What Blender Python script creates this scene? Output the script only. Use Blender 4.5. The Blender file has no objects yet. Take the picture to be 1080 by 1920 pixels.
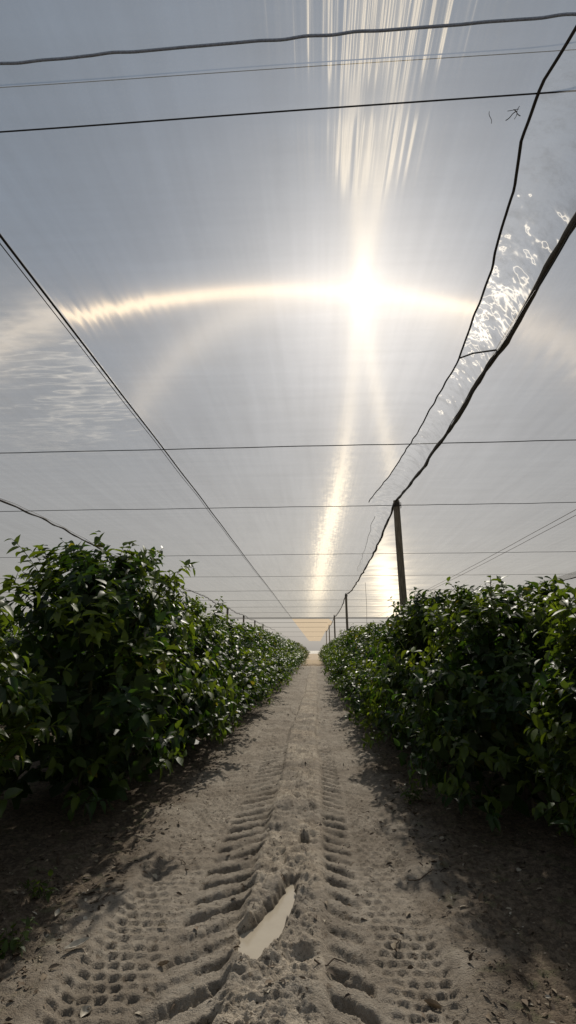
import bpy, math, random
import numpy as np
from mathutils import Vector

rng = np.random.default_rng(7)
random.seed(7)
sc = bpy.context.scene
COL = sc.collection
R = math.radians

# ------------------------------------------------------------------ helpers
def mesh_np(name, verts, faces, mat=None, smooth=True, attrs=None):
    """verts (N,3) array, faces (M,k) array or list of such arrays"""
    if not isinstance(faces, (list, tuple)):
        faces = [faces]
    me = bpy.data.meshes.new(name)
    verts = np.asarray(verts, dtype=np.float32)
    me.vertices.add(len(verts))
    me.vertices.foreach_set('co', verts.ravel())
    loops = np.concatenate([np.asarray(f, dtype=np.int32).ravel() for f in faces])
    totals = np.concatenate([np.full(len(f), np.asarray(f).shape[1], dtype=np.int32) for f in faces])
    starts = np.concatenate([[0], np.cumsum(totals)[:-1]]).astype(np.int32)
    me.loops.add(len(loops)); me.loops.foreach_set('vertex_index', loops)
    me.polygons.add(len(totals)); me.polygons.foreach_set('loop_start', starts)
    me.polygons.foreach_set('use_smooth', np.full(len(totals), smooth))
    if attrs:
        for k, a in attrs.items():
            at = me.attributes.new(k, 'FLOAT', 'FACE')
            at.data.foreach_set('value', np.asarray(a, dtype=np.float32))
    me.update(calc_edges=True)
    if mat: me.materials.append(mat)
    return me

def link(name, me, parent=None, loc=None):
    o = bpy.data.objects.new(name, me)
    COL.objects.link(o)
    if parent: o.parent = parent
    if loc: o.location = loc
    return o

def tag(o, label=None, cat=None, group=None, kind=None):
    if label: o['label'] = label
    if cat: o['category'] = cat
    if group: o['group'] = group
    if kind: o['kind'] = kind
    return o

def tube(path, rad, sides=6, closed_ends=True):
    """path (N,3); rad scalar or (N,). returns verts, [quads]"""
    p = np.asarray(path, dtype=float); n = len(p)
    rad = np.full(n, rad) if np.isscalar(rad) else np.asarray(rad)
    t = np.gradient(p, axis=0); t /= np.linalg.norm(t, axis=1)[:, None] + 1e-12
    up = np.array([0, 0, 1.0]) if abs(t[:, 2]).mean() < .8 else np.array([1.0, 0, 0])
    a = np.cross(t, up); a /= np.linalg.norm(a, axis=1)[:, None] + 1e-12
    b = np.cross(a, t)
    ang = np.arange(sides) / sides * 2 * math.pi
    v = p[:, None, :] + rad[:, None, None] * (np.cos(ang)[None, :, None] * a[:, None, :] + np.sin(ang)[None, :, None] * b[:, None, :])
    v = v.reshape(-1, 3)
    i = np.arange(n - 1)[:, None] * sides; j = np.arange(sides)[None, :]; jn = (j + 1) % sides
    q = np.stack([i + j, i + jn, i + sides + jn, i + sides + j], -1).reshape(-1, 4)
    return v, q

def join(parts):
    vs, fs, off = [], [], 0
    for v, f in parts:
        vs.append(v); fs.append(np.asarray(f) + off); off += len(v)
    return np.concatenate(vs), np.concatenate(fs)

# value noise in numpy
_perm = rng.random((256, 256))
def vnoise(x, y):
    xi = np.floor(x).astype(int); yi = np.floor(y).astype(int)
    fx = x - xi; fy = y - yi
    fx = fx * fx * (3 - 2 * fx); fy = fy * fy * (3 - 2 * fy)
    a = _perm[xi & 255, yi & 255]; b = _perm[(xi + 1) & 255, yi & 255]
    c = _perm[xi & 255, (yi + 1) & 255]; d = _perm[(xi + 1) & 255, (yi + 1) & 255]
    return (a * (1 - fx) + b * fx) * (1 - fy) + (c * (1 - fx) + d * fx) * fy
def fbm(x, y, o=4, g=.5):
    s = 0; a = 1; t = 0
    for k in range(o):
        s = s + a * vnoise(x * 2 ** k + 17.3 * k, y * 2 ** k + 5.1 * k); t += a; a *= g
    return s / t
def sstep(a, b, x):
    t = np.clip((x - a) / (b - a), 0, 1); return t * t * (3 - 2 * t)

# ------------------------------------------------------------------ materials
class NT:
    def __init__(s, tree): s.t = tree; s.n = tree.nodes; s.l = tree.links
    def node(s, typ, **kw):
        n = s.n.new(typ)
        for k, v in kw.items(): setattr(n, k, v)
        return n
    def put(s, sock, v):
        if isinstance(v, bpy.types.NodeSocket): s.l.new(v, sock)
        elif v is not None:
            if sock.type == 'RGBA' and isinstance(v, (tuple, list)) and len(v) == 3: v = (*v, 1)
            sock.default_value = v
    def m(s, op, a, b=None, c=None, clamp=False):
        n = s.node('ShaderNodeMath', operation=op, use_clamp=clamp)
        s.put(n.inputs[0], a); s.put(n.inputs[1], b)
        if c is not None: s.put(n.inputs[2], c)
        return n.outputs[0]
    def v(s, op, a, b=None):
        n = s.node('ShaderNodeVectorMath', operation=op)
        s.put(n.inputs[0], a)
        if b is not None: s.put(n.inputs[1], b)
        return n.outputs['Value'] if op in ('DOT_PRODUCT', 'LENGTH') else n.outputs[0]
    def xyz(s, x, y, z):
        n = s.node('ShaderNodeCombineXYZ'); s.put(n.inputs[0], x); s.put(n.inputs[1], y); s.put(n.inputs[2], z); return n.outputs[0]
    def sep(s, v):
        n = s.node('ShaderNodeSeparateXYZ'); s.put(n.inputs[0], v); return n.outputs
    def noise(s, vec, scale, detail=3, rough=.5):
        n = s.node('ShaderNodeTexNoise'); s.put(n.inputs['Vector'], vec); n.inputs['Scale'].default_value = scale
        n.inputs['Detail'].default_value = detail; n.inputs['Roughness'].default_value = rough
        return n.outputs[0]
    def rng(s, x, a, b, c=0., d=1., smooth=True):
        n = s.node('ShaderNodeMapRange', interpolation_type='SMOOTHSTEP' if smooth else 'LINEAR')
        s.put(n.inputs[0], x)
        for k, q in zip((1, 2, 3, 4), (a, b, c, d)): n.inputs[k].default_value = q
        return n.outputs[0]
    def mix(s, f, a, b, blend='MIX'):
        n = s.node('ShaderNodeMix', data_type='RGBA', blend_type=blend)
        s.put(n.inputs[0], f); s.put(n.inputs[6], a); s.put(n.inputs[7], b); return n.outputs[2]
    def mixs(s, f, a, b):
        n = s.node('ShaderNodeMixShader'); s.put(n.inputs[0], f); s.l.new(a, n.inputs[1]); s.l.new(b, n.inputs[2]); return n.outputs[0]
    def adds(s, a, b):
        n = s.node('ShaderNodeAddShader'); s.l.new(a, n.inputs[0]); s.l.new(b, n.inputs[1]); return n.outputs[0]
    def bump(s, h, strength=.5, dist=.01):
        n = s.node('ShaderNodeBump'); n.inputs['Strength'].default_value = strength; n.inputs['Distance'].default_value = dist
        s.put(n.inputs['Height'], h); return n.outputs[0]
    def principled(s, color, rough=.6, spec=.5, normal=None, metal=0.):
        n = s.node('ShaderNodeBsdfPrincipled'); s.put(n.inputs['Base Color'], color); s.put(n.inputs['Roughness'], rough)
        s.put(n.inputs['Specular IOR Level'], spec); s.put(n.inputs['Metallic'], metal)
        if normal is not None: s.put(n.inputs['Normal'], normal)
        return n.outputs[0]

def new_mat(name):
    m = bpy.data.materials.new(name); m.use_nodes = True; m.node_tree.nodes.clear()
    nt = NT(m.node_tree); out = nt.node('ShaderNodeOutputMaterial')
    return m, nt, out.inputs[0]

HG = 0.018
SUN_DIR = Vector((.096, .759, .644)).normalized()

# --- leaves
def leaf_material(name, dark, young, gloss):
    m, n, out = new_mat(name)
    at = n.node('ShaderNodeAttribute', attribute_name='tone').outputs['Fac']
    geo = n.node('ShaderNodeNewGeometry')
    rnd = geo.outputs['Random Per Island']
    c = n.mix(at, dark, young)
    c = n.mix(n.m('MULTIPLY', n.m('GREATER_THAN', rnd, .992), .6), c, (.16, .13, .02))
    val = n.m('ADD', .65, n.m('MULTIPLY', rnd, .7))
    c = n.mix(1., c, n.xyz(val, val, val), 'MULTIPLY')
    back = geo.outputs['Backfacing']
    c2 = n.mix(back, c, n.mix(.35, c, (.12, .15, .07)))
    pr = n.principled(c2, n.m('ADD', gloss, n.m('MULTIPLY', rnd, .2)), .38)
    tr = n.node('ShaderNodeBsdfTranslucent')
    n.put(tr.inputs[0], n.mix(1., c, (2.2, 2.1, .8), 'MULTIPLY'))
    n.l.new(n.mixs(.40, pr, tr.outputs[0]), out)
    return m
M_LEAF = leaf_material('leaf', (.020, .046, .010), (.105, .145, .016), .40)

def bark(name, c1, c2, sc_=(30, 30, 3)):
    m, n, out = new_mat(name)
    p = n.node('ShaderNodeTexCoord').outputs['Object']
    v = n.v('MULTIPLY', p, sc_)
    ns = n.noise(v, 1., 5, .6)
    c = n.mix(n.rng(ns, .35, .7), c1, c2)
    n.l.new(n.principled(c, .85, .2, n.bump(ns, .6, .01)), out); return m
M_BARK = bark('bark', (.05, .04, .03), (.14, .115, .085))
M_TWIG = bark('twig', (.05, .06, .02), (.11, .11, .05))
M_POST = bark('post_wood', (.13, .105, .075), (.30, .255, .19), (60, 60, 4))
def plain(name, c, rough=.6, spec=.3, metal=0., ns=30., var=.5):
    m, n, out = new_mat(name)
    p = n.node('ShaderNodeTexCoord').outputs['Object']
    f = n.noise(p, ns, 3)
    col = n.mix(n.m('MULTIPLY', n.rng(f, .3, .7), var), c, tuple(x * .45 for x in c))
    n.l.new(n.principled(col, rough, spec, None, metal), out); return m
M_WIRE = plain('wire_steel', (.045, .045, .05), .5, .4, .3)
M_CABLE = plain('cable_black', (.03, .028, .03), .6, .3)
M_BUNDLE = plain('net_bundle', (.13, .12, .11), .75, .2, 0, 60)
M_ROPE = plain('rope_blue', (.42, .49, .64), .8, .2, 0, 80)
M_CORD = plain('cord', (.07, .065, .06), .8, .2)
M_REDWIRE = plain('wire_rust', (.16, .085, .06), .7, .2)
M_DRY = plain('dry_leaf', (.27, .20, .125), .7, .3, 0, 40, .8)
M_PALE = plain('pale_leaf', (.50, .45, .36), .6, .4, 0, 40, .6)
M_STICK = plain('stick', (.14, .105, .075), .8, .2)

# --- woven shade net: a see-through sheet whose threads scatter the sun into streaks.
def net_material(name, see=.70, body=(.50, .49, .46), bodyfac=.14, hairs=(), tint=(1, 1, 1), opq_noise=0.):
    m, n, out = new_mat(name)
    pos = n.node('ShaderNodeNewGeometry').outputs['Position']
    X, Y, Z = n.sep(pos)
    tr = n.node('ShaderNodeBsdfTransparent')
    w = n.noise(n.v('MULTIPLY', pos, (1.2, .25, 1)), 1.3, 4)
    s = n.m('MULTIPLY', n.m('ADD', .93, n.m('MULTIPLY', w, .14)), see)
    pl = n.noise(n.v('MULTIPLY', pos, (7, .35, 1)), 1., 3, .6); cz = n.noise(n.v('MULTIPLY', pos, (.5, 6, 1)), 1., 4, .6)
    s = n.m('MULTIPLY', s, n.m('ADD', .82, n.m('ADD', n.m('MULTIPLY', pl, .20), n.m('MULTIPLY', cz, .16))))
    if opq_noise:
        w2 = n.noise(n.v('MULTIPLY', pos, (1, 1.6, 1)), 5, 5, .7)
        s = n.m('MULTIPLY', s, n.m('SUBTRACT', 1., n.m('MULTIPLY', n.rng(w2, .42, .68), opq_noise)))
    n.put(tr.inputs[0], n.v('MULTIPLY', n.xyz(s, s, s), tint))
    tl = n.node('ShaderNodeBsdfTranslucent'); n.put(tl.inputs[0], n.v('SCALE', body, None) if False else tuple(b * bodyfac for b in body))
    sh = n.adds(tr.outputs[0], tl.outputs[0])
    for fn in hairs:
        T, col, ru, rv = fn(n, pos, X, Y)
        h = n.node('ShaderNodeBsdfHair', component='Transmission')
        n.put(h.inputs["Color"], n.v("MULTIPLY", col, (HG,) * 3)); h.inputs['Offset'].default_value = 0
        n.put(h.inputs['RoughnessU'], ru); n.put(h.inputs['RoughnessV'], rv)
        n.put(h.inputs['Tangent'], n.v('NORMALIZE', T))
        sh = n.adds(sh, h.outputs[0])
    n.l.new(sh, out)
    return m

def signed(n, vec, scale, detail=2, rough=.5):      # noise mapped to about -1..1
    return n.m('MULTIPLY', n.m('SUBTRACT', n.noise(vec, scale, detail, rough), .5), 3.2)

def col_scaled(n, c, f):
    return n.v('MULTIPLY', n.xyz(f, f, f), c)

# threads that run along the rows: the bright arc
def hair_arc(n, pos, X, Y, amp=1.):
    fan = n.m('MULTIPLY', n.m('SUBTRACT', X, .45), .036)
    edge = n.rng(n.m('ABSOLUTE', n.m('SUBTRACT', X, .2)), .75, 2.2)
    wr = signed(n, n.v('MULTIPLY', pos, (13, 1.2, 1)), 1., 1)
    k = n.m('MULTIPLY', wr, n.m('ADD', .002, n.m('MULTIPLY', edge, .13)))
    return n.xyz(fan, 1., k), col_scaled(n, (1, .78, .50), n.m('MULTIPLY', .55 * amp, n.rng(n.m('ABSOLUTE', n.m('SUBTRACT', X, .5)), 0, 3.0, .24, 1.5))), .004, .9
def hair_arc2(n, pos, X, Y):
    wr = signed(n, n.v('MULTIPLY', pos, (7, 1.5, 1)), 1., 1)
    return n.xyz(n.m('MULTIPLY', n.m('SUBTRACT', X, .6), -.05), 1., n.m('MULTIPLY', wr, .03)), (.42, .36, .28), .016, 1.
# threads that run across the rows: the vertical streak, tilted two ways by the folds
def hair_col(k0, k1, gfar):
    def f(n, pos, X, Y):
        near = n.m('ADD', n.rng(Y, 1.92, 2.2, 1., .22), n.m('MULTIPLY', n.rng(Y, 2.24, 2.4, 0., .42), n.rng(Y, 2.55, 3.0, 1., 0.)))
        near = n.m('MULTIPLY', near, n.rng(Y, 2.7, 3.1, 1., 0.))
        far = n.rng(Y, 4.6, 7.5)
        wr = signed(n, n.v('MULTIPLY', pos, (34, .55, 1)), 1., 2, .6)
        cr = signed(n, n.v('MULTIPLY', pos, (9, 5, 1)), 1., 3, .6)
        kk = n.m('ADD', n.m('MULTIPLY', k0, n.rng(Y, 3.4, 4.3, -1., 1.)), n.rng(Y, 6, 16, 0., k1 - k0))
        k = n.m('ADD', kk, n.m('MULTIPLY', wr, n.m('ADD', n.m('MULTIPLY', near, .55), .02)))
        k = n.m('ADD', k, n.m('MULTIPLY', cr, n.m('ADD', n.m('MULTIPLY', far, .022), .008)))
        gain = n.m('ADD', n.m('ADD', .85, n.m('MULTIPLY', near, 1.2)), n.m('MULTIPLY', n.rng(Y, 5.5, 12, 0., gfar), n.rng(Y, 26, 40, 1., .3)))
        return n.xyz(1., 0., k), col_scaled(n, (1, .86, .62), n.m('MULTIPLY', gain, .30)), .0065, .85
    return f
def hair_crinkle(gain=.5, a=.8, scale=(5, 9, 1), ru=.03, det=4):
    def f(n, pos, X, Y):
        w1 = signed(n, n.v('MULTIPLY', pos, scale), 1., det, .6)
        w2 = signed(n, n.v('MULTIPLY', n.v('ADD', pos, (7, 3, 0)), scale), 1.3, det, .6)
        return n.xyz(1., n.m('MULTIPLY', w1, a * .6), n.m('MULTIPLY', w2, a)), (gain, gain * .93, gain * .8), ru, .7
    return f
def hair_crinkle_rows(gain, a, scale, ru, det):
    def f(n, pos, X, Y):
        w1 = signed(n, n.v('MULTIPLY', pos, scale), 1., det, .6)
        w2 = signed(n, n.v('MULTIPLY', n.v('ADD', pos, (7, 3, 0)), scale), 1.3, det, .6)
        return n.xyz(n.m('ADD', n.m('MULTIPLY', w1, a), .05), 1., n.m('MULTIPLY', w2, a)), (gain, gain * .93, gain * .8), ru, .8
    return f
def masked_left(fn):        # folds gather next to the straight cable
    def f(n, pos, X, Y):
        T, c, ru, rv = fn(n, pos, X, Y)
        w = n.m('MULTIPLY', n.m('MULTIPLY', n.rng(Y, 3.2, 3.8), n.rng(Y, 5.0, 9., 1., .08)), n.rng(X, -6.5, -3.2, .25, 1.))
        return T, col_scaled(n, tuple(c), w), ru, rv
    return f
def hair_side(k0, gain, q=0.):
    def f(n, pos, X, Y):
        cr = signed(n, n.v('MULTIPLY', pos, (.6, 1.2, 1)), 1., 3, .6)
        gg = n.m('MULTIPLY', gain, n.rng(Y, 9, 24, .12, 1.))
        return n.xyz(1., q, n.m('ADD', k0, n.m('MULTIPLY', cr, .05))), col_scaled(n, (1, .88, .68), gg), .012, .6
    return f

M_NET_MAIN = net_material('net_main', hairs=[hair_arc, hair_arc2, hair_col(-.12, -.17, 3.2), hair_col(.22, .26, .9)])
M_NET_LEFT = net_material('net_left', see=.68, hairs=[hair_crinkle(.6, .30, (1.5, 6, 1), .010, 3), masked_left(hair_crinkle_rows(.30, .14, (1.6, 4, 1), .010, 2)), masked_left(hair_crinkle_rows(.28, .30, (1.0, 6, 1), .008, 2)), lambda n, p, X, Y: (n.xyz(-.125, 1., n.m('MULTIPLY', signed(n, n.v('MULTIPLY', p, (3, 9, 1)), 1., 3), .10)), (1.0, .85, .64), .012, .8)])
M_NET_STRIP = net_material('net_strip', see=.66, bodyfac=.22, hairs=[hair_crinkle_rows(.50, .45, (6, 5, 1), .005, 3), hair_crinkle_rows(.50, .7, (11, 9, 1), .005, 2), hair_crinkle(.25, .22, (8, 8, 1), .012, 2)], opq_noise=.22)
M_NET_RIGHT = net_material('net_right', see=.68, hairs=[hair_side(.10, 3.4), lambda n, p, X, Y: (n.xyz(.05, 1., n.m('MULTIPLY', signed(n, n.v('MULTIPLY', p, (9, 1.5, 1)), 1., 2), .08)), (.5, .41, .29), .015, .8)])
M_NET_OUTER = net_material('net_outer', see=.68)
M_NET_SUNWARM = net_material('net_sunwarm', see=.50, body=(.60, .48, .34), bodyfac=.6, tint=(1., .84, .64))  # far net: warm glow of grazing sunlight put into body and tint

# ------------------------------------------------------------------ world and sun
world = bpy.data.worlds.new("World"); sc.world = world; world.use_nodes = True
wt = NT(world.node_tree); wt.n.clear()
bg = wt.node('ShaderNodeBackground'); wo = wt.node('ShaderNodeOutputWorld'); wt.l.new(bg.outputs[0], wo.inputs[0])
sky = wt.node('ShaderNodeTexSky', sky_type='NISHITA'); sky.sun_disc = False
sky.sun_elevation = math.asin(SUN_DIR.z); sky.sun_rotation = math.atan2(SUN_DIR.x, SUN_DIR.y)
sky.air_density = 1.; sky.dust_density = 3.; sky.ozone_density = 1.
d = wt.v('NORMALIZE', wt.node('ShaderNodeTexCoord').outputs['Generated'])
hs = wt.node('ShaderNodeHueSaturation'); hs.inputs['Saturation'].default_value = .55; wt.l.new(sky.outputs[0], hs.inputs['Color'])
# thin high cloud veil
dz = wt.sep(d)
cl = wt.noise(wt.v('MULTIPLY', d, (1.5, 1.5, 5)), 1.6, 5, .55)
el = wt.m('ABSOLUTE', dz[2])
veil = wt.mix(wt.rng(el, 0., .75), (3.6, 3.42, 3.15), (1.38, 1.95, 2.75))
veil = wt.mix(1., veil, wt.xyz(*[wt.rng(cl, .3, .75, .93, 1.10)] * 3), 'MULTIPLY')
base = wt.mix(.80, hs.outputs[0], veil)
# veiled sun and its aureole (light given off by the sky itself)
ang = wt.m('ARCCOSINE', wt.m('MINIMUM', wt.v('DOT_PRODUCT', d, tuple(SUN_DIR)), .999999))
def glow(amp, wid, p=1.):
    q = wt.m('DIVIDE', ang, R(wid))
    if p != 1.: q = wt.m('POWER', q, p)
    return wt.m('MULTIPLY', wt.m('EXPONENT', wt.m('MULTIPLY', q, -1.)), amp)
g1 = glow(140., .62, 2.); g2 = glow(3., 1.2); g3 = glow(.55, 10.)
gsum = wt.m('ADD', wt.m('ADD', g1, g2), g3)
glowc = wt.v('MULTIPLY', wt.xyz(gsum, gsum, gsum), (1., .93, .78))
tot = wt.v('ADD', base, glowc)
wt.l.new(tot, bg.inputs[0]); bg.inputs[1].default_value = .10
world.cycles.sampling_method = 'MANUAL'; world.cycles.sample_map_resolution = 1024

sun = bpy.data.lights.new('sun', 'SUN'); sun.energy = 4.3; sun.angle = R(1.2); sun.color = (1., .93, .82)
so = link('sun', sun); so.rotation_euler = SUN_DIR.to_track_quat('Z', 'Y').to_euler()

# ------------------------------------------------------------------ camera
cam = bpy.data.cameras.new('camera'); co = link('camera', cam)
cam.sensor_fit = 'VERTICAL'; cam.sensor_height = 36.; cam.lens = 900 / 1920 * 36
cam.clip_start = .05; cam.clip_end = 3000
co.location = (0, 0, 1.5); co.rotation_euler = (R(90 + 16), 0, R(3.18)); sc.camera = co

# ------------------------------------------------------------------ ground
XR, XL = 1.88, -2.62            # tree row centres either side of the path
def ground_h(x, y):
    ox = .05 * np.sin(y * .35 + 1.) + .02 * np.sin(y * 1.1)
    X = x - ox * sstep(4, 8, y)
    h = .05 * (fbm(x * .5 + 9, y * .4, 3) - .5)
    # wide mound under the trees
    h += .07 * sstep(1.0, 2.0, np.abs(x + .37) - .25)
    soft = .5 + .5 * sstep(.35, .6, fbm(x * 1.3 + 3, y * 1.1 + 8, 3))
    nearf = 1 - .5 * sstep(8, 20, y)
    # ruts
    lt = sstep(-1.26, -1.14, X) * (1 - sstep(-.50, -.42, X))
    rt = sstep(-.01, .07, X) * (1 - sstep(.58, .70, X))
    h -= .035 * (lt + rt)
    # lug bars, slanting outwards towards the camera
    def bars(u, v, slant, per, lo, hi, depth):
        ph = (v - slant * u) / per + .25 * (fbm(v * 1.2, u * 2, 2) - .5) + .36 * (fbm(v * 16, u * 16, 4, .65) - .5)
        f = ph - np.floor(ph)
        groove = sstep(.0, .10, f) * (1 - sstep(.30, .58, f))
        m_ = sstep(lo, lo + .05, X) * (1 - sstep(hi - .05, hi, X))
        var = .5 + .75 * sstep(.3, .62, fbm(np.floor(ph) * .73 + 3, u * 4, 3))
        return -depth * groove * m_ * var
    h += bars(X, y, .75, .205, -.82, -.42, .044) * nearf
    h += bars(-X, y, .75, .195, .02, .27, .042) * nearf
    # studded turf-tyre dimples
    def studs(cx, lo, hi, px, py, depth, seed):
        row = np.floor(y / py); xx = (X - cx) / px + .5 * (row % 2)
        fx = xx - np.floor(xx) - .5; fy = y / py - row - .5
        jit = vnoise(np.floor(xx) * 3.1 + seed, row * 2.7) - .5
        r = np.sqrt((fx * 2.25) ** 2 + ((fy + .05 * jit) * 2.2) ** 2)
        cup = 1 - sstep(.80, .93, r)
        floor_ = .45 + .55 * sstep(-.4, .4, fy)        # deepest at the far wall
        m_ = sstep(lo, lo + .05, X) * (1 - sstep(hi - .06, hi, X))
        return -depth * cup * floor_ * m_ * (.55 + .7 * jit)
    ms = .5 + .5 * sstep(.36, .48, fbm(x * 1.7 + 21, y * .9 + 4, 2))
    h += studs(0, -1.26, -.80, .078, .080, .032, 3.) * ms * nearf
    ms2 = .35 + .7 * sstep(.44, .56, fbm(x * 1.4 + 61, y * .8 + 40, 2))
    h += studs(0, .26, .66, .074, .076, .028, 9.) * ms2 * nearf
    h += (bars(-X, y, .5, .12, .18, .70, .013) + bars(X, y, .5, .13, -1.28, -.78, .013)) * sstep(4.8, 6.5, y)
    # trampled middle strip: clods and hoof-like pits
    mid = sstep(-.50, -.42, X) * (1 - sstep(-.06, .03, X))
    c1 = fbm(x * 9, y * 7, 4, .6)
    pits = sstep(.52, .68, fbm(x * 5.5 + 40, y * 4.5, 2))
    c2 = fbm(x * 21 + 3, y * 17, 3, .6)
    c3 = fbm(x * 13 + 70, y * 20 + 5, 5, .72)
    slab = sstep(.44, .56, fbm(x * 7 + 30, y * 13 + 9, 4, .65))
    h += mid * (.035 * (c1 - .5) + .055 * (c3 - .5) + .016 * slab + .026 * (fbm(x * 50, y * 44, 3, .7) - .5) - .026 * pits * nearf + .008)
    # rough verge
    ver = sstep(.60, .85, X) + (1 - sstep(-1.45, -1.2, X))
    h += ver * (.060 * (fbm(x * 9 + 5, y * 8, 4, .65) - .5))
    h += (.014 * (fbm(x * 26, y * 24, 4, .65) - .5) + .03 * (fbm(x * 4 + 11, y * 4 + 2, 3) - .5)) * (lt + rt) + .012 * (fbm(x * 24, y * 22, 3) - .5) * (mid + ver * .8)
    # puddle basin
    def basin(cx, cy, rx, ry, ang):
        dx = x - cx; dy = y - cy; c, s = math.cos(ang), math.sin(ang)
        u = (dx * c - dy * s) / rx; v = (dx * s + dy * c) / ry
        return np.sqrt(u * u + v * v) + .8 * (fbm(x * 11, y * 11, 4) - .5)
    for b in ((-.345, 3.16, .12, .20, .25), (-.23, 3.55, .075, .32, .15), (-.285, 3.34, .10, .24, .2), (-.12, 4.55, .04, .12, .1)):
        k = 1 - sstep(.75, 1.25, basin(*b))
        h = h * (1 - k) + k * -.075
    return h

def spaced(lims):
    out = []
    for a, b, n in lims: out += list(np.linspace(a, b, n, endpoint=False))
    return np.array(out)
gx = np.concatenate([-np.geomspace(400, 4.5, 26)[:-1], spaced([(-4.5, -2.2, 60), (-2.2, -1.3, 60), (-1.3, .75, 250), (.75, 1.6, 70), (1.6, 4.5, 60)]), np.geomspace(4.5, 400, 26)])
ys = [-8., -5, -3, -1.5, -.5, .3, .9]; y = 1.4
while y < 700:
    ys.append(y); y += max(.0075, y * y * .0010) if y < 40 else y * .06
gy = np.array(ys)
GX, GY = np.meshgrid(gx, gy)
GH = ground_h(GX, GY) * (1 - sstep(40, 80, GY)) * (1 - sstep(6, 20, np.abs(GX)))
nx, ny = len(gx), len(gy)
gv = np.stack([GX, GY, GH], -1).reshape(-1, 3)
ii = (np.arange(ny - 1)[:, None] * nx + np.arange(nx - 1)[None, :])
gq = np.stack([ii, ii + 1, ii + 1 + nx, ii + nx], -1).reshape(-1, 4)
m, n, out = new_mat('sand')
pos = n.node('ShaderNodeNewGeometry').outputs['Position']; X, Y, Z = n.sep(pos)
big = n.noise(pos, 1.6, 5, .6); fine = n.noise(pos, 55, 4, .65); mid = n.noise(pos, 9, 5, .65)
sand = n.mix(n.rng(mid, .3, .7), (.27, .232, .185), (.40, .35, .285))
sand = n.mix(n.m('MULTIPLY', n.rng(fine, .45, .75), .5), sand, (.17, .135, .10))
pale = n.mix(1., sand, (1.38, 1.36, 1.32), 'MULTIPLY')
midm = n.m('MULTIPLY', n.rng(n.m('ABSOLUTE', n.m('ADD', X, .22)), .16, .34, 1., 0.), n.rng(big, .42, .56))
sand = n.mix(midm, sand, pale)
pit = n.m('MULTIPLY', midm, n.rng(n.noise(pos, 17, 5, .7), .54, .64))
sand = n.mix(n.m('MULTIPLY', pit, .65), sand, (.12, .10, .08))
# organic litter soil in the verges, its edge ragged
ax = n.m('ABSOLUTE', n.m('ADD', X, .33))
edge = n.m('ADD', ax, n.m('MULTIPLY', n.m('SUBTRACT', big, .5), 1.1))
humus = n.mix(n.rng(n.noise(pos, 26, 5, .7), .4, .62), (.085, .062, .042), (.19, .145, .10))
damp = n.rng(n.noise(n.v('ADD', pos, (31, 7, 0)), 1.1, 5, .62), .40, .62)
sand = n.mix(damp, sand, n.mix(1., sand, (.80, .78, .76), 'MULTIPLY'))
litter = n.rng(edge, .85, 1.35)
litter = n.m('MAXIMUM', litter, n.m('MULTIPLY', n.rng(n.noise(pos, 14, 5, .7), .60, .66), .75))
col = n.mix(n.m('MULTIPLY', litter, .9), sand, humus)
grn = n.m('MULTIPLY', n.rng(n.noise(n.v('ADD', pos, (9, 2, 0)), 7, 4, .7), .54, .64), n.m('MULTIPLY', n.rng(ax, .9, 1.3), .4))
col = n.mix(grn, col, (.12, .135, .06))
crumb = n.m('MULTIPLY', n.rng(n.noise(pos, 38, 4, .75), .56, .63), n.rng(n.noise(n.v('ADD', pos, (3, 8, 0)), 3.2, 4, .6), .40, .56, .22, .9))
col = n.mix(crumb, col, (.07, .055, .04))
sunlit_far = n.rng(Y, 48, 60)
col = n.mix(sunlit_far, col, (.60, .55, .47))  # far sand painted paler to stand for direct sun beyond the near net
wet = n.rng(Z, -.055, -.030, 1., 0.)
col = n.mix(n.m('MULTIPLY', n.m('MULTIPLY', wet, n.rng(n.m('ABSOLUTE', n.m('ADD', X, .25)), .2, .4, 1., .25)), n.rng(Y, 6, 8, .8, 0.)), col, n.mix(1., col, (.62, .6, .56), 'MULTIPLY'))
n.l.new(n.principled(col, .9, .15, n.bump(n.m('ADD', n.m('ADD', fine, n.noise(pos, 150, 3, .6)), n.m('MULTIPLY', mid, .8)), .8, .016)), out)
ground = link('ground', mesh_np('ground', gv, gq, m)); tag(ground, 'pale sandy orchard track with tractor tyre prints and darker leaf littered verges', None, None, 'structure')

# shallow puddle water
m, n, out = new_mat('muddy_water')
pos = n.node('ShaderNodeNewGeometry').outputs['Position']
f = n.noise(pos, 12, 3)
n.l.new(n.principled(n.mix(f, (.38, .325, .245), (.46, .40, .305)), .16, .5, n.bump(n.noise(pos, 60, 2), .03, .003)), out)
th = np.linspace(0, 2 * math.pi, 40, endpoint=False)
def disc(cx, cy, rx, ry, z):
    v = [(cx, cy, z)] + [(cx + rx * math.cos(t), cy + ry * math.sin(t), z) for t in th]
    return np.array(v), np.array([(0, 1 + i, 1 + (i + 1) % 40) for i in range(40)])
for (cx, cy, rx, ry, nm) in ((-.28, 3.36, .16, .56, 'shallow puddle of still milky water in the middle of the sandy track'),):
    v, f_ = disc(cx, cy, rx, ry, -.058); dv = v[:, 1] - cy; v[:, 0] += .18 * dv
    tag(link('puddle', mesh_np('puddle', v, f_, m)), nm, None, None, 'structure')

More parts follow.
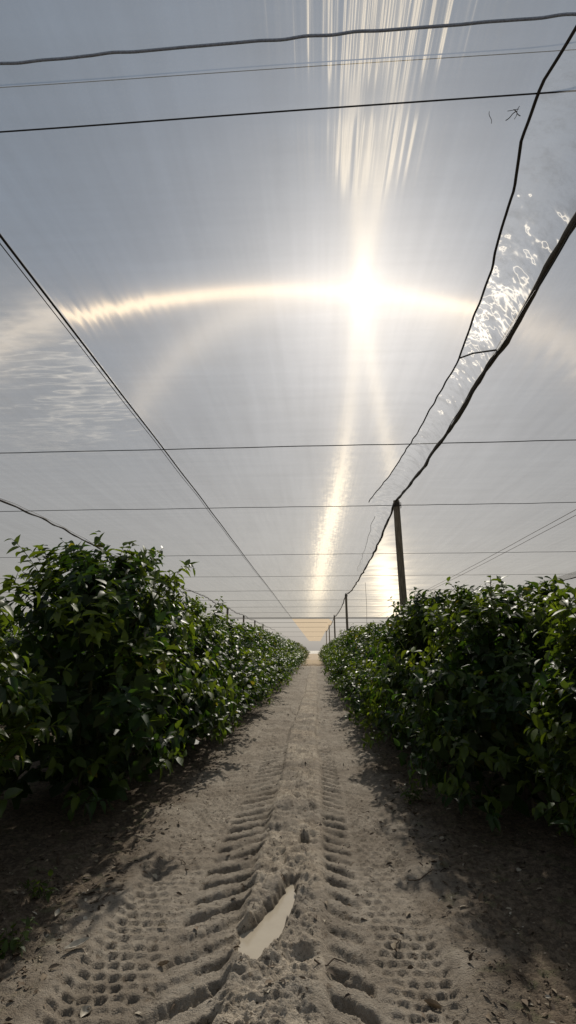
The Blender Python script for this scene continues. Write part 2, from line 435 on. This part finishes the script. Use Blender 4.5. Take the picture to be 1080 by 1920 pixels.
# ------------------------------------------------------------------ foliage
def leaf_batch(P, A, N, L, W, tone, detail):
    A = A / (np.linalg.norm(A, axis=1)[:, None] + 1e-9)
    B = np.cross(N, A); B /= np.linalg.norm(B, axis=1)[:, None] + 1e-9
    N = np.cross(A, B)
    if detail == 2:
        us = np.array([0, .14, .38, .68, 1.]); ws = np.array([.05, .36, .5, .36, .02])
    elif detail == 1:
        us = np.array([0, .22, .62, 1.]); ws = np.array([.05, .44, .44, .03])
    if detail == 0:
        T = np.array([[0, 0, 0], [.5, -.5, .06], [1, 0, -.1], [.5, .5, .06]])
        F = np.array([[0, 1, 2, 3]])
    else:
        T = []; F = []
        for u, w in zip(us, ws):
            for s_ in (-1, 0, 1):
                T.append((u, s_ * w, .09 * abs(s_) * w * 2 - .20 * u * u))
        for r in range(len(us) - 1):
            for c in range(2):
                a = r * 3 + c; F.append((a, a + 3, a + 4, a + 1))
        T = np.array(T); F = np.array(F)
    n_ = len(P); curl = (.4 + rng.random(n_) * 1.6)[:, None]
    V = P[:, None] + L[:, None, None] * (T[None, :, 0, None] * A[:, None]) + W[:, None, None] * (T[None, :, 1, None] * B[:, None]) \
        + (L[:, None] * T[None, :, 2] * curl)[..., None] * N[:, None]
    Fa = (np.arange(n_)[:, None, None] * len(T) + F[None]).reshape(-1, 4)
    return V.reshape(-1, 3), Fa, np.repeat(tone, len(F))

def unit(v): return v / (np.linalg.norm(v, axis=-1, keepdims=True) + 1e-9)

def shoots_to_leaves(p0, d0, L, tone, step, leafL, detail, droop=.3):
    Ps, As, Ns, Ls, Ws, Ts = [], [], [], [], [], []
    nmax = int(max(L) / step) + 1
    ga = rng.random(len(p0)) * 6.28
    side = unit(np.cross(d0, np.array([0, 0, 1.]) + .01)); up = np.cross(side, d0)
    for i in range(nmax):
        s = (i + .7) * step; ok = s < L
        t = (s / L)[ok][:, None]
        d = unit(d0[ok] + np.array([0, 0, -droop]) * t * 1.3)
        p = p0[ok] + d0[ok] * s + np.array([0, 0, -droop]) * s * t * .6
        a = ga[ok] + i * 2.4; c, sn = np.cos(a)[:, None], np.sin(a)[:, None]
        lat = c * side[ok] + sn * up[ok]
        k = len(p)
        A = unit(d * .55 + lat * .9 + np.array([0, 0, -.28]) + (rng.random((k, 3)) - .5) * .5)
        Nn = unit(np.array([0, 0, 1.]) * .8 + d * .35 + (rng.random((k, 3)) - .5) * .9)
        sz = leafL * (.65 + .6 * rng.random(k)) * (1 - .35 * t[:, 0] ** 3)
        Ps.append(p); As.append(A); Ns.append(Nn); Ls.append(sz); Ws.append(sz * (.48 + .14 * rng.random(k))); Ts.append(tone[ok])
    return leaf_batch(np.concatenate(Ps), np.concatenate(As), np.concatenate(Ns), np.concatenate(Ls), np.concatenate(Ws), np.concatenate(Ts), detail)

def shoot_tubes(p0, d0, L, r, droop=.3):
    parts = []
    for p, d, l in zip(p0, d0, L):
        t = np.linspace(-.15, 1, 5)[:, None]
        parts.append(tube(p + d * l * t + np.array([0, 0, -droop]) * l * t * t * .6, np.linspace(r, r * .4, 5), 4))
    return join(parts)

def crown_radius(th, z, h, rx, ry, lump):
    u = np.clip((z - .12) / (h - .12), 0, 1)
    prof = np.where(u < .45, .92 + .08 * np.sin(u / .45 * math.pi / 2), np.sqrt(np.clip(1 - ((u - .45) / .58) ** 2.6, 0, 1)))
    u = np.clip(u * (1 + .30 * vnoise(th * 1.9 + lump * 3.3, z * 0 + lump)), 0, 1)
    prof = np.where(u < .45, .92 + .08 * np.sin(u / .45 * math.pi / 2), np.sqrt(np.clip(1 - ((u - .45) / .58) ** 2.6, 0, 1)))
    l = 1.05 + .62 * (vnoise(th * 1.27 + lump * 7.7 + 50, z * 2.1 + lump) - .5) + .32 * (vnoise(th * 3.2 + 90 + lump, z * 4.4) - .5)
    r = 1 / np.sqrt((np.cos(th) / rx) ** 2 + (np.sin(th) / ry) ** 2)
    return prof * l * r

def make_crown(seed, h, rx, ry, nshoots, leafL, detail, step, inner, spikes):
    global rng
    rng = np.random.default_rng(seed)
    th = rng.random(nshoots) * 2 * math.pi; z = .22 + (h - .22) * rng.random(nshoots) ** .85
    # keep only clumps: leave some hollows
    keep = vnoise(th * 2.6 + seed, z * 3.6 + seed * 1.7) > .30
    th, z = th[keep], z[keep]; k = len(th)
    rr = crown_radius(th, z, h, rx, ry, seed) * (.62 + .33 * rng.random(k) ** .6)
    p0 = np.stack([np.cos(th) * rr, np.sin(th) * rr, z], 1)
    out = np.stack([np.cos(th), np.sin(th), .25 + .9 * (z / h)], 1)
    d0 = unit(out + (rng.random((k, 3)) - .5) * 1.1)
    L = .16 + .22 * rng.random(k)
    young = sstep(.52, .75, vnoise(th * 1.6 + seed * 3, z * 2.3 + 4)) * (.3 + .7 * z / h) + .35 * (rng.random(k) > .65)
    # protruding shoots at the top
    th2 = rng.random(spikes) * 2 * math.pi; rr2 = rng.random(spikes) ** .5 * .7
    p2 = np.stack([np.cos(th2) * rr2 * rx, np.sin(th2) * rr2 * ry, h * (.80 + .1 * rng.random(spikes))], 1)
    d2 = unit(np.stack([np.cos(th2) * .7, np.sin(th2) * .7, np.full(spikes, 1.)], 1) + (rng.random((spikes, 3)) - .5) * .9)
    L2 = .22 + .38 * rng.random(spikes) ** 1.5
    # a few long limbs that stand out of the crown, each with side shoots
    if detail > 0:
        q, dq = [], []
        for c_ in range(5 if detail == 2 else 3):
            a = rng.random() * 6.283; ca = np.array([math.cos(a), math.sin(a), 0.])
            b0 = ca * np.array([rx, ry, 0]) * (.25 + .35 * rng.random()) + np.array([0, 0, h * .78]); dd = unit(ca * (.3 + .8 * rng.random()) + np.array([0, 0, 1.])); ll = .34 + .30 * rng.random()
            for t_ in np.linspace(.15, 1., 8):
                q.append(b0 + dd * ll * t_); dq.append(unit(dd * .8 + rng.normal(0, .55, 3)))
        p2 = np.concatenate([p2, np.array(q)]); d2 = np.concatenate([d2, np.array(dq)]); L2 = np.concatenate([L2, .10 + .12 * rng.random(len(q))]); spikes = len(p2)
    p = np.concatenate([p0, p2]); d_ = np.concatenate([d0, d2]); Ls = np.concatenate([L, L2])
    tone = np.clip(np.concatenate([young, .4 + .4 * rng.random(spikes)]), 0, 1)
    V, F, T = shoots_to_leaves(p, d_, Ls, tone, step, leafL, detail)
    # interior leaves
    th = rng.random(inner) * 6.283; z = .18 + (h - .35) * rng.random(inner)
    rr = crown_radius(th, z, h, rx, ry, seed) * .78 * rng.random(inner) ** .5
    P = np.stack([np.cos(th) * rr, np.sin(th) * rr, z], 1)
    A = unit(rng.random((inner, 3)) - .5); Nn = unit(rng.random((inner, 3)) - .5)
    s = leafL * 1.5 * (.7 + .6 * rng.random(inner))
    V2, F2, T2 = leaf_batch(P, A, Nn, s, s * .7, np.zeros(inner), 0)
    V = np.concatenate([V, V2]); F = np.concatenate([F, F2 + len(V) - len(V2)]); T = np.concatenate([T, T2])
    nleaf = len(F)
    if detail > 0:
        kk = max(1, len(p) // (260 if detail == 2 else 120)) * 2
        tv, tf = join([shoot_tubes(p[-spikes:], d_[-spikes:], L2, .005), shoot_tubes(p[::kk], d_[::kk], Ls[::kk], .004)])
        F = np.concatenate([F, tf + len(V)]); V = np.concatenate([V, tv]); T = np.concatenate([T, np.zeros(len(tf))])
    crown = mesh_np('crown', V, F, M_LEAF, True, {'tone': T})
    crown.materials.append(M_TWIG)
    crown.polygons.foreach_set('material_index', (np.arange(len(F)) >= nleaf).astype(np.int32))
    # limbs
    parts = []
    nb = 9
    for i in range(nb):
        a = i / nb * 6.283 + rng.random() * .5; e = h * (.55 + .35 * rng.random()); q = .55 + .25 * rng.random()
        pts = np.array([[0, 0, .22], [np.cos(a) * .18 * rx, np.sin(a) * .18 * ry, .45 * e], [np.cos(a) * .45 * q * rx, np.sin(a) * .45 * q * ry, .75 * e], [np.cos(a) * q * rx, np.sin(a) * q * ry, e]])
        parts.append(tube(pts, np.array([.035, .026, .018, .008]), 6))
    limbs = mesh_np('branch', *join(parts), M_TWIG)
    tr = tube(np.array([[0, 0, -.05], [.01, 0, .1], [.0, .01, .25], [0, 0, .42]]), np.array([.085, .065, .055, .05]), 10)
    trunk = mesh_np('trunk', *tr, M_BARK)
    return trunk, limbs, crown

def plant_tree(proto, x, y, rz, s, label, group, sx=1., lean=0.):
    e = bpy.data.objects.new('citrus_tree', None); COL.objects.link(e); e.empty_display_size = .3
    e.location = (x, y, float(ground_h(np.array([x]), np.array([y]))[0]) * .5 if y < 40 else 0); e.rotation_euler = (0, lean, rz); e.scale = (sx, 1, s)
    tag(e, label, 'tree', group)
    for me, nm in zip(proto, ('trunk', 'branch', 'crown')):
        link(nm, me, e)
    return e

# near trees, each modelled on its own
near_l = [ # y, h, rx, ry, x offset, label
    (3.2, 1.80, .88, .85, -.30, 'nearest tree of the left row, big glossy leaves reaching in at the left picture edge'),
    (5.35, 2.48, 1.15, 1.15, .22, 'tallest rounded tree of the left row, its top above the support cable'),
    (7.2, 2.15, 1.2, 1.0, .0, 'bushy tree just beyond the tallest one in the left row'),
    (8.5, 2.22, 1.35, 1.05, .05, 'fourth tree of the left row, bright lime leaf tips on its crown'),
]
near_r = [
    (3.45, 1.74, .68, .80, .35, 'nearest tree of the right row, cut by the right picture edge with low pale leaves'),
    (5.25, 1.98, 1.05, 1.0, .12, 'broad tree in the right row with long loose shoots rising from its top'),
    (7.0, 2.1, 1.1, 1.0, .0, 'yellowish green tree in the right row just in front of the tall wooden post'),
    (8.8, 1.86, 1.1, 1.05, .0, 'lower dark tree in the right row below the tall wooden post'),
]
G_L = 'citrus trees in the row left of the track'; G_R = 'citrus trees in the row right of the track'
sd = 100
for lst, xr, G in ((near_l, XL, G_L), (near_r, XR, G_R)):
    for (y, h, rx, ry, dx, lab) in lst:
        sd += 1
        pr = make_crown(sd, h, rx, ry, 560 if G is G_L else 680, .138 if G is G_L else .112, 2, .046 if G is G_L else .038, 1200, 24)
        plant_tree(pr, xr + dx, y, 0., 1., lab, G)
mids = [make_crown(200 + i, 2.2, 1.08, 1.1, 400, .125, 1, .042, 900, 12) for i in range(4)]
fars = [make_crown(300 + i, 2.2, 1.1, 1.15, 230, .15, 0, .06, 420, 8) for i in range(3)]
ORD = ['fifth', 'sixth', 'seventh', 'eighth', 'ninth', 'tenth', 'eleventh', 'twelfth', 'thirteenth', 'fourteenth', 'fifteenth', 'sixteenth', 'seventeenth', 'eighteenth', 'nineteenth', 'twentieth']
rs = random.Random(3)
for side, xr, G, y0 in (('left', XL, G_L, 10.3), ('right', XR, G_R, 10.6)):
    y = y0; i = 0
    while y < 78:
        pr = mids[(i + (side == 'right')) % 4] if y < 24 else fars[i % 3]
        if i < len(ORD): lab = f'{ORD[i]} tree from the camera in the hedge-like row {side} of the track'
        else: lab = f'far tree near the end of the hedge-like row {side} of the track'
        plant_tree(pr, xr + rs.uniform(-.08, .08), y, rs.choice([0, math.pi]) + rs.uniform(-.3, .3), rs.uniform(.84, 1.07) * (.93 if side == 'left' else .93), lab, G if i < len(ORD) else G + ', far end', 1.22 if side == 'left' else 1.04)
        y += 1.8; i += 1
for side, xr in (('left', -7.1), ('right', 6.38)):
    y = 4.4; i = 0
    while y < 28:
        plant_tree(mids[i % 4] if y < 12 else fars[i % 3], xr, y, i * 2.1, rs.uniform(.95, 1.06), f'tree of the next orchard row, glimpsed behind the {side} hedge row', f'trees of the next row on the {side}')
        y += 2.0; i += 1

# low seedling weeds beside the track
def weed(x, y, s, k, label, seed):
    global rng
    rng = np.random.default_rng(seed)
    th = rng.random(k) * 6.28
    p0 = np.stack([np.cos(th) * .02, np.sin(th) * .02, np.zeros(k)], 1)
    d0 = unit(np.stack([np.cos(th) * .8, np.sin(th) * .8, .7 + rng.random(k)], 1)); L = s * (.6 + .5 * rng.random(k))
    V, F, T = shoots_to_leaves(p0, d0, L, np.full(k, .35), .03, .055, 2)
    e = bpy.data.objects.new('seedling', None); COL.objects.link(e)
    e.location = (x, y, float(ground_h(np.array([x]), np.array([y]))[0]))
    tag(e, label, 'plant', 'seedlings beside the track')
    link('foliage', mesh_np('foliage', V, F, M_LEAF, True, {'tone': T}), e)
    link('stem', mesh_np('stem', *shoot_tubes(p0, d0, L, .004), M_TWIG), e)
weed(.95, 5.6, .26, 9, 'small leafy seedling at the foot of the right hedge row', 31)
weed(-1.62, 2.95, .22, 8, 'small leafy seedling on the dark ground at the left picture edge', 32)
weed(-1.75, 3.5, .2, 6, 'tiny seedling on shaded litter under the nearest left tree', 33)

# ------------------------------------------------------------------ litter
rng = np.random.default_rng(77)
def on_ground(x, y): return ground_h(np.asarray(x, float), np.asarray(y, float))
k = 9500
yy = 1.8 + 12 * rng.random(k) ** 1.6
sidep = rng.random(k)
xx = np.where(sidep < .5, -.33 - .95 - rng.gamma(1.6, .38, k), -.33 + 1.02 + rng.gamma(1.6, .38, k))
xx = np.where(sidep > .90, -1.3 + 2.2 * rng.random(k), xx)
P = np.stack([xx, yy, on_ground(xx, yy) + .004], 1)
A = unit(np.stack([rng.random(k) - .5, rng.random(k) - .5, .3 * (rng.random(k) - .5)], 1)); Nn = unit(np.array([0, 0, 1.]) + (rng.random((k, 3)) - .5) * 1.1)
s = .012 + .05 * rng.random(k) ** 2.6
V, F, T = leaf_batch(P, A, Nn, s, s * (.25 + .4 * rng.random(k)), rng.random(k), 1)
m, n, out = new_mat('leaf_litter')
g = n.node('ShaderNodeNewGeometry').outputs['Random Per Island']
cr = n.node('ShaderNodeValToRGB'); n.l.new(g, cr.inputs[0])
e = cr.color_ramp.elements; e[0].color = (.045, .032, .022, 1); e[1].color = (.46, .41, .33, 1); e[1].position = 1.
for p_, c_ in ((.45, (.10, .07, .045, 1)), (.75, (.18, .13, .085, 1)), (.93, (.26, .215, .15, 1))):
    q = e.new(p_); q.color = c_
n.l.new(n.principled(cr.outputs[0], .75, .25), out)
tag(link('leaf_litter', mesh_np('leaf_litter', V, F, m, True, {'tone': T})), 'brown leaf litter and debris strewn over both verges', 'leaf litter', None, 'stuff')

def curled_leaf(L, W, curl, seed):
    r = np.random.default_rng(seed); nu, nv = 9, 7; V = []
    for i in range(nu):
        u = i / (nu - 1); w = W * math.sin(math.pi * min(1, u * .95 + .03)) ** .7
        for j in range(nv):
            v = (j / (nv - 1) - .5) * 2
            V.append(((u - .5) * L, v * w * .5 * math.cos(v * curl * .5), abs(v) ** 1.5 * w * .5 * math.sin(curl * .8) + curl * .12 * L * (2 * u - 1) ** 2 + r.uniform(-.002, .002)))
    F = [(i * nv + j, i * nv + j + 1, (i + 1) * nv + j + 1, (i + 1) * nv + j) for i in range(nu - 1) for j in range(nv - 1)]
    return np.array(V), np.array(F)
fl = [(-1.28, 3.0, .13, .05, 40, M_PALE, 'large pale curled dry leaf lying on the left verge'),
      (-1.55, 3.3, .07, .035, 100, M_PALE, 'small pale leaf at the edge of the dark left verge'),
      (.50, 2.72, .075, .05, 160, M_DRY, 'brown curled dry leaf at the right edge of the tyre print'),
      (.56, 2.55, .08, .04, 60, M_DRY, 'dark rusty dry leaf nearest the brown one on the right verge'),
      (1.02, 2.45, .07, .045, 110, M_PALE, 'whitish dry leaf standing out on the right verge'),
      (.02, 2.16, .085, .03, -30, M_DRY, 'long tan dry leaf in the right lug print at the bottom edge'),
      (-.98, 2.35, .07, .05, 20, M_PALE, 'crumpled pale leaf scrap among the studded prints at lower left'),
      (-1.05, 2.62, .06, .05, 75, M_PALE, 'small bleached leaf scrap beside the studded prints'),
      (-.80, 2.95, .06, .03, 15, M_DRY, 'tan leaf sliver between studded prints and lug bars'),
      (-.52, 2.45, .10, .03, 25, M_DRY, 'narrow orange brown leaf lying along a lug bar')]
for i, (x, y, L, W, a, mm, lab) in enumerate(fl):
    v, f_ = curled_leaf(L, W, .9 + .2 * (i % 3), i)
    o = link('fallen_leaf', mesh_np('fallen_leaf', v, f_, mm)); o.location = (x, y, float(on_ground([x], [y])[0]) + .008); o.rotation_euler = (R(8), R(-6), R(a))
    tag(o, lab, 'leaf', 'fallen leaves on the track')
st = [(.05, 2.95, .16, 15, 'short dark twig lying across the right edge of the middle strip'), (.72, 3.9, .35, 40, 'thin dark twig on the right verge beside the studded print'),
      (-1.35, 3.55, .3, 70, 'thin pale twig on the shaded left verge'), (.42, 3.15, .14, 75, 'tiny twig standing at an angle in the right print'),
      (-1.0, 4.1, .25, 120, 'bent thin twig beside the left studded prints')]
for i, (x, y, L, a, lab) in enumerate(st):
    r = np.random.default_rng(i + 5); t = np.linspace(-.5, .5, 9)
    pts = np.stack([t * L * math.cos(R(a)) + r.normal(0, .006, 9), t * L * math.sin(R(a)) + r.normal(0, .006, 9), np.zeros(9)], 1)
    pts[:, 2] = on_ground(pts[:, 0] + x, pts[:, 1] + y).max() + .003 + .012 * np.sin(t * 9)
    o = link('twig', mesh_np('twig', *tube(pts, np.linspace(.0045, .0025, 9), 5), M_STICK)); o.location = (x, y, 0)
    tag(o, lab, 'twig', 'twigs on the track')

# ------------------------------------------------------------------ net structure
H = 4.8
POSTS_Y = [-8.4, 10.6, 29.6, 48.7, 67.8, 87.]
def sag(y):
    y = np.asarray(y, float); out = np.zeros_like(y)
    for a, b in zip(POSTS_Y[:-1], POSTS_Y[1:]):
        t = (y - a) / (b - a); k = (t >= 0) & (t <= 1)
        out = np.where(k, .40 * (1 - np.abs(2 * t - 1) ** 3.2), out)
    return out
XW = -2.54
ROPES = (XR, 10.88)
def netz(x, y):
    z = H + .02 + .015 * (vnoise(x * .8 + 3, y * .6) - .5)
    s = sag(y)
    for r_ in ROPES: z = z - s * np.exp(-np.abs(x - r_) / .14)
    # cross wires hold it up; it hangs a little between them
    return z
def cordx(y):
    return np.interp(y, [-6, 1.3, 1.79, 2.15, 2.49, 2.85, 3.6, 4.9, 5.0, 7.1, 9., 10.8, 11.1, 12, 16, 20.8], [1.75, 1.62, 1.50, 1.42, 1.425, 1.52, 1.61, 1.69, 1.69, 1.63, 1.50, 1.28, 1.5, 1.55, 1.72, 1.84])
def panel(nm, x0, x1, y0, y1, mat, label, dx=.15, dy=.3):
    f0 = x0 if callable(x0) else (lambda y, c=x0: np.full_like(y, c)); f1 = x1 if callable(x1) else (lambda y, c=x1: np.full_like(y, c))
    y = np.arange(y0, y1 + dy * .5, dy); w = float(np.max(f1(y) - f0(y))); nxx = max(3, int(w / dx) + 1)
    t = np.linspace(0, 1, nxx)
    Yg = np.repeat(y[:, None], nxx, 1); Xg = f0(y)[:, None] * (1 - t) + f1(y)[:, None] * t
    V = np.stack([Xg, Yg, netz(Xg, Yg)], -1).reshape(-1, 3)
    a = np.arange(len(y) - 1)[:, None] * nxx + np.arange(nxx - 1)[None]
    F = np.stack([a, a + 1, a + 1 + nxx, a + nxx], -1).reshape(-1, 4)
    o = link('shade_net', mesh_np('shade_net', V, F, mat)); tag(o, label, 'net', 'shade net panels over the orchard'); return o
END = 52.5
def mainx(y): return np.where(y < 20.8, cordx(y), 1.88)
panel('n', XW, mainx, -6, END, M_NET_MAIN, 'translucent shade net panel above the track, crossed by the bright sun streaks')
panel('n', cordx, XR, -6, 20.6, M_NET_STRIP, 'narrow crinkled silvery net strip between the seam cord and the thick right cable', .05, .1)
panel('n', -7.1, XW, -6, END, M_NET_LEFT, 'net panel left of the straight black cable with pale wrinkles')
panel('n', XR, 10.88, -6, END, M_NET_RIGHT, 'net panel right of the thick cable and wooden posts')
panel('n', -45, -7.1, -6, END, M_NET_OUTER, 'grey net panel beyond the far left cable', .6, .5)
panel('n', 10.88, 45, -6, END, M_NET_OUTER, 'grey net panel beyond the far right cable', .6, .5)
panel('n', XL, XR, 54.2, 200, M_NET_SUNWARM, 'net panel at the far end above the track, warm sunlight painted into its colour', .4, .5)

def line(pts_fn, y0, y1, n_, rad, sides=6):
    t = np.linspace(y0, y1, n_); return tube(pts_fn(t), rad, sides)
def cable(name, parts, label, group='support cables along the rows'):
    e = bpy.data.objects.new(name, None); COL.objects.link(e); tag(e, label, 'cable', group)
    e.location = (0, 0, 0)
    for nm, vf, mm in parts: link(nm, mesh_np(nm, *vf, mm), e)
r_ = np.random.default_rng(4)
def bundle_rad(y, r0): return r0 * (.75 + .5 * vnoise(y * 6, y * 0 + 3.))
def rope_fn(x, dz=0., wob=.0, dx=0.):
    sag_ = (lambda y: .12 * np.sin((y - 3.) / 9.1 * math.pi) ** 2) if x < 0 else sag
    return lambda y: np.stack([np.full_like(y, x) + dx + wob * (vnoise(y * 2.2, y * 0 + dz * 90) - .5), y, H - sag_(y) + dz + wob * (vnoise(y * 1.7 + 8, y * 0 + dz * 70) - .5)], 1)
yb = np.linspace(-6, 87, 900)
cable('support_cable', [('gathered_net', tube(rope_fn(XR, -.02, .05)(yb), bundle_rad(yb, .026), 8), M_BUNDLE),
                        ('wire', tube(rope_fn(XR, .03, .02, .035)(yb), .006, 5), M_CABLE),
                        ('wire', tube(rope_fn(XR, -.06, .03, -.03)(yb), .006, 5), M_CABLE)], 'thick dark cable bundled with gathered net over the right tree row')
cable('support_cable', [('gathered_net', tube(rope_fn(-7.1, 0, .05)(yb), bundle_rad(yb, .024), 7), M_BUNDLE),
                        ('wire', tube(rope_fn(-7.1, .06, .03)(yb), .007, 5), M_CABLE)], 'sagging double cable on posts beyond the left tree row')
cable('support_cable', [('gathered_net', tube(rope_fn(10.88, 0, .06)(yb), bundle_rad(yb, .026), 7), M_BUNDLE)], 'twisted cable rising to the right picture edge above the right hedge')
def flat_fn(x, dz, wob=.01, dx=0.):
    return lambda y: np.stack([np.full_like(y, x) + dx + wob * (vnoise(y * .7, y * 0 + 5.) - .5), y, H + dz - .03 * np.sin((y + 8.4) / 19 * math.pi) ** 2], 1)
ym = np.linspace(-6, 53, 220)
cable('straight_cable', [('main_wire', tube(flat_fn(XW, 0.)(ym), .0125, 6), M_CABLE), ('thin_wire', tube(flat_fn(XW, -.025, .02, -.035)(ym), .005, 5), M_CABLE)], 'straight black double cable running along the net over the left tree row')
ye = np.linspace(-6, 53, 120)
for dx, lab in ((0., 'upper thin reddish wire crossing the net above the right hedge'), (.26, 'lower thin reddish wire crossing the net above the right hedge')):
    tag(link('thin_wire', mesh_np('thin_wire', *tube(flat_fn(6.38 + dx, -.02)(ye), .007, 5), M_REDWIRE)), lab, 'wire', 'reddish wires along the right net')

# cross wires
def cross(y, rad, z, mat, label, wob=0., x0=-45, x1=45, n_=260, wl=3., sl=0.):
    x = np.linspace(x0, x1, n_)
    zz = z + .012 * (vnoise(x * .6, x * 0 + y) - .5) + wob * (vnoise(x * wl * 2, x * 0 + y) - .5)
    p = np.stack([x, y - sl * x + wob * .6 * (vnoise(x * wl * 2 + 7, x * 0 + y) - .5), zz], 1)
    o = link('cross_wire', mesh_np('cross_wire', *tube(p, rad, 6), mat)); tag(o, label, 'wire', 'wires crossing above the track'); return o
cross(1.845, .0085, H - .02, M_ROPE, 'wavy blue grey rope, topmost line across the picture', .014, -8, 8, 500, 3.6, .012)
cross(2.226, .005, H - .01, M_CABLE, 'thin straight black wire, second line from the top', 0, sl=.01)
cross(2.03, .0022, H + .05, M_CORD, 'faint wire lying above the net between the two top lines', 0)
labs = ['thin wire crossing the net halfway up the sky', 'wire meeting the top of the tallest wooden post', 'wire crossing just below the one at the tallest post top',
        'fainter wire second below the tall post top', 'faint wire third below the tall post top', 'faint wire just above the second wooden post top', 'very faint distant wire just below the second post top', 'distant wire a little above the end of the net',
        ]
for y, lab in zip([7.45, 11.0, 17., 22.3, 28., 33.5, 39., 45.], labs):
    cross(y, .0075 if y < 25 else .009, H - .015, M_WIRE, lab, .01)
cross(END, .03, H - .01, M_CABLE, 'dark edge line of the near net, upper of the two distant lines')
cross(54.2, .03, H - .01, M_CABLE, 'dark edge line of the sun-warm far net, lower of the two distant lines')
for y in (62., 75., 95., 130.):
    cross(y, .02, H - .02, M_WIRE, f'faint wire across the distant sun-warm net, {"first second third fourth".split()[(62., 75., 95., 130.).index(y)]} from the front', 0, -20, 20, 60)

# seam cord and strut
yc = np.linspace(-5, 10.8, 260)
p = np.stack([cordx(yc) + .02 * (vnoise(yc * 5, yc * 0) - .5), yc, netz(cordx(yc), yc) - .012], 1)
tag(link('seam_cord', mesh_np('seam_cord', *tube(p, .011, 6), M_CORD)), 'long curving dark seam cord of the net right of the sun', 'cord', 'seam cords of the net')
yc = np.linspace(12., 20.8, 90); xc = cordx(yc) + .05 * (vnoise(yc * 1.4, yc * 0 + 3) - .5)
tag(link('seam_cord', mesh_np('seam_cord', *tube(np.stack([xc, yc, np.full_like(yc, H)], 1), .006, 5), M_CORD)), 'short distant wavy seam cord left of the tallest wooden post', 'cord', 'seam cords of the net')
tag(link('tie_cord', mesh_np('tie_cord', *tube(np.array([[1.70, 4.9, H - .09], [1.77, 4.68, 4.62], [1.88, 4.35, 4.43]]), .009, 6), M_CORD)), 'short tie cord joining the seam cord to the thick right cable', 'cord')
for (x, y, L, lab) in ((-7.1, 9.9, .85, 'thin string hanging from the far left cable'), (2.5, 24., 2.2, 'thin string hanging behind the tallest wooden post')):
    z0 = H - .1
    p = np.array([[x, y, z0], [x + .02, y, z0 - L * .5], [x - .02, y, z0 - L]])
    tag(link('hanging_string', mesh_np('hanging_string', *tube(p, .008, 5), M_CORD)), lab, 'string')

# net tears near the seam
for (x, y, a, lab) in ((1.16, 2.35, 70, 'short slit torn in the net beside the seam cord'), (1.32, 2.33, 100, 'small ragged tear in the net nearest the seam cord')):
    parts = []
    for j in range(4 if x > 1.2 else 1):
        aa = R(a + j * 37); c = np.array([x + .02 * math.cos(j * 2.1), y + .02 * math.sin(j * 2.1), H + .008])
        t = np.linspace(-.04, .04, 7)[:, None]
        parts.append(tube(c + t * np.array([math.cos(aa), math.sin(aa), 0]) + .008 * np.sin(t * 60) * np.array([1., 0, 0]), .0018 + .001 * (j % 2), 5))
    tag(link('net_tear', mesh_np('net_tear', *join(parts), M_CORD)), lab, 'tear', 'tears in the net')

# posts
def post(x, y, h, r, label, group='wooden posts of the right cable', lean=0.):
    e = bpy.data.objects.new('wooden_post', None); COL.objects.link(e); e.location = (x, y, 0); e.rotation_euler = (0, lean, 0); tag(e, label, 'post', group)
    z = np.linspace(-.2, h, 16); rr = r * (1.08 - .16 * z / h) * (1 + .03 * np.random.default_rng(int(y)).normal(size=16))
    v, q = tube(np.stack([.012 * np.sin(z * 1.1), .01 * np.cos(z * .9), z], 1), rr, 12)
    # cap the top with one fan
    k = len(v); v = np.concatenate([v, [[0, 0, h + .01]]]); tri = np.array([(k - 12 + i, k - 12 + (i + 1) % 12, k) for i in range(12)])
    link('shaft', mesh_np('shaft', v, [q, tri], M_POST), e)
    t = np.linspace(0, 4 * 2 * math.pi, 60)
    w = np.stack([(r + .012) * np.cos(t), (r + .012) * np.sin(t), h - .16 + .10 * t / t[-1]], 1)
    link('wire_wrap', mesh_np('wire_wrap', *tube(w, .006, 5), M_CABLE), e)
plabs = ['tallest wooden post rising from the right hedge', 'second wooden post along the right cable, beside the bright glare', 'third wooden post along the right cable', 'fourth wooden post, small, near the vanishing point', 'fifth and farthest wooden post of the right cable']
for y, l in zip(POSTS_Y[1:], plabs): post(XR + .02, y, H - .03, .082 if y < 12 else .075, l)
for y, l in zip([12.1, 21.2, 39.4, 48.5, 57.6, 66.7], ['wooden post of the far left cable hidden among leaves', 'wooden post of the far left cable behind the tallest left tree', 'short looking wooden post end poking above the left hedge, nearest of three', 'middle wooden post end above the left hedge', 'farthest wooden post end above the left hedge', 'farthest left post near the vanishing point']):
    if y > 30: post(-7.1, y, H - .03, .09, l, 'wooden posts of the far left cable')
post(10.9, 24.6, 3.35, .07, 'thin stake showing above the right hedge near the picture edge', 'stakes')

# ------------------------------------------------------------------ render settings
sc.view_settings.view_transform = 'Standard'; sc.view_settings.look = 'None'; sc.view_settings.exposure = 0.; sc.view_settings.gamma = 1
sc.cycles.use_denoising = True
sc.cycles.max_bounces = 8; sc.cycles.transparent_max_bounces = 16; sc.cycles.diffuse_bounces = 3; sc.cycles.glossy_bounces = 2
sc.cycles.sample_clamp_indirect = 4.
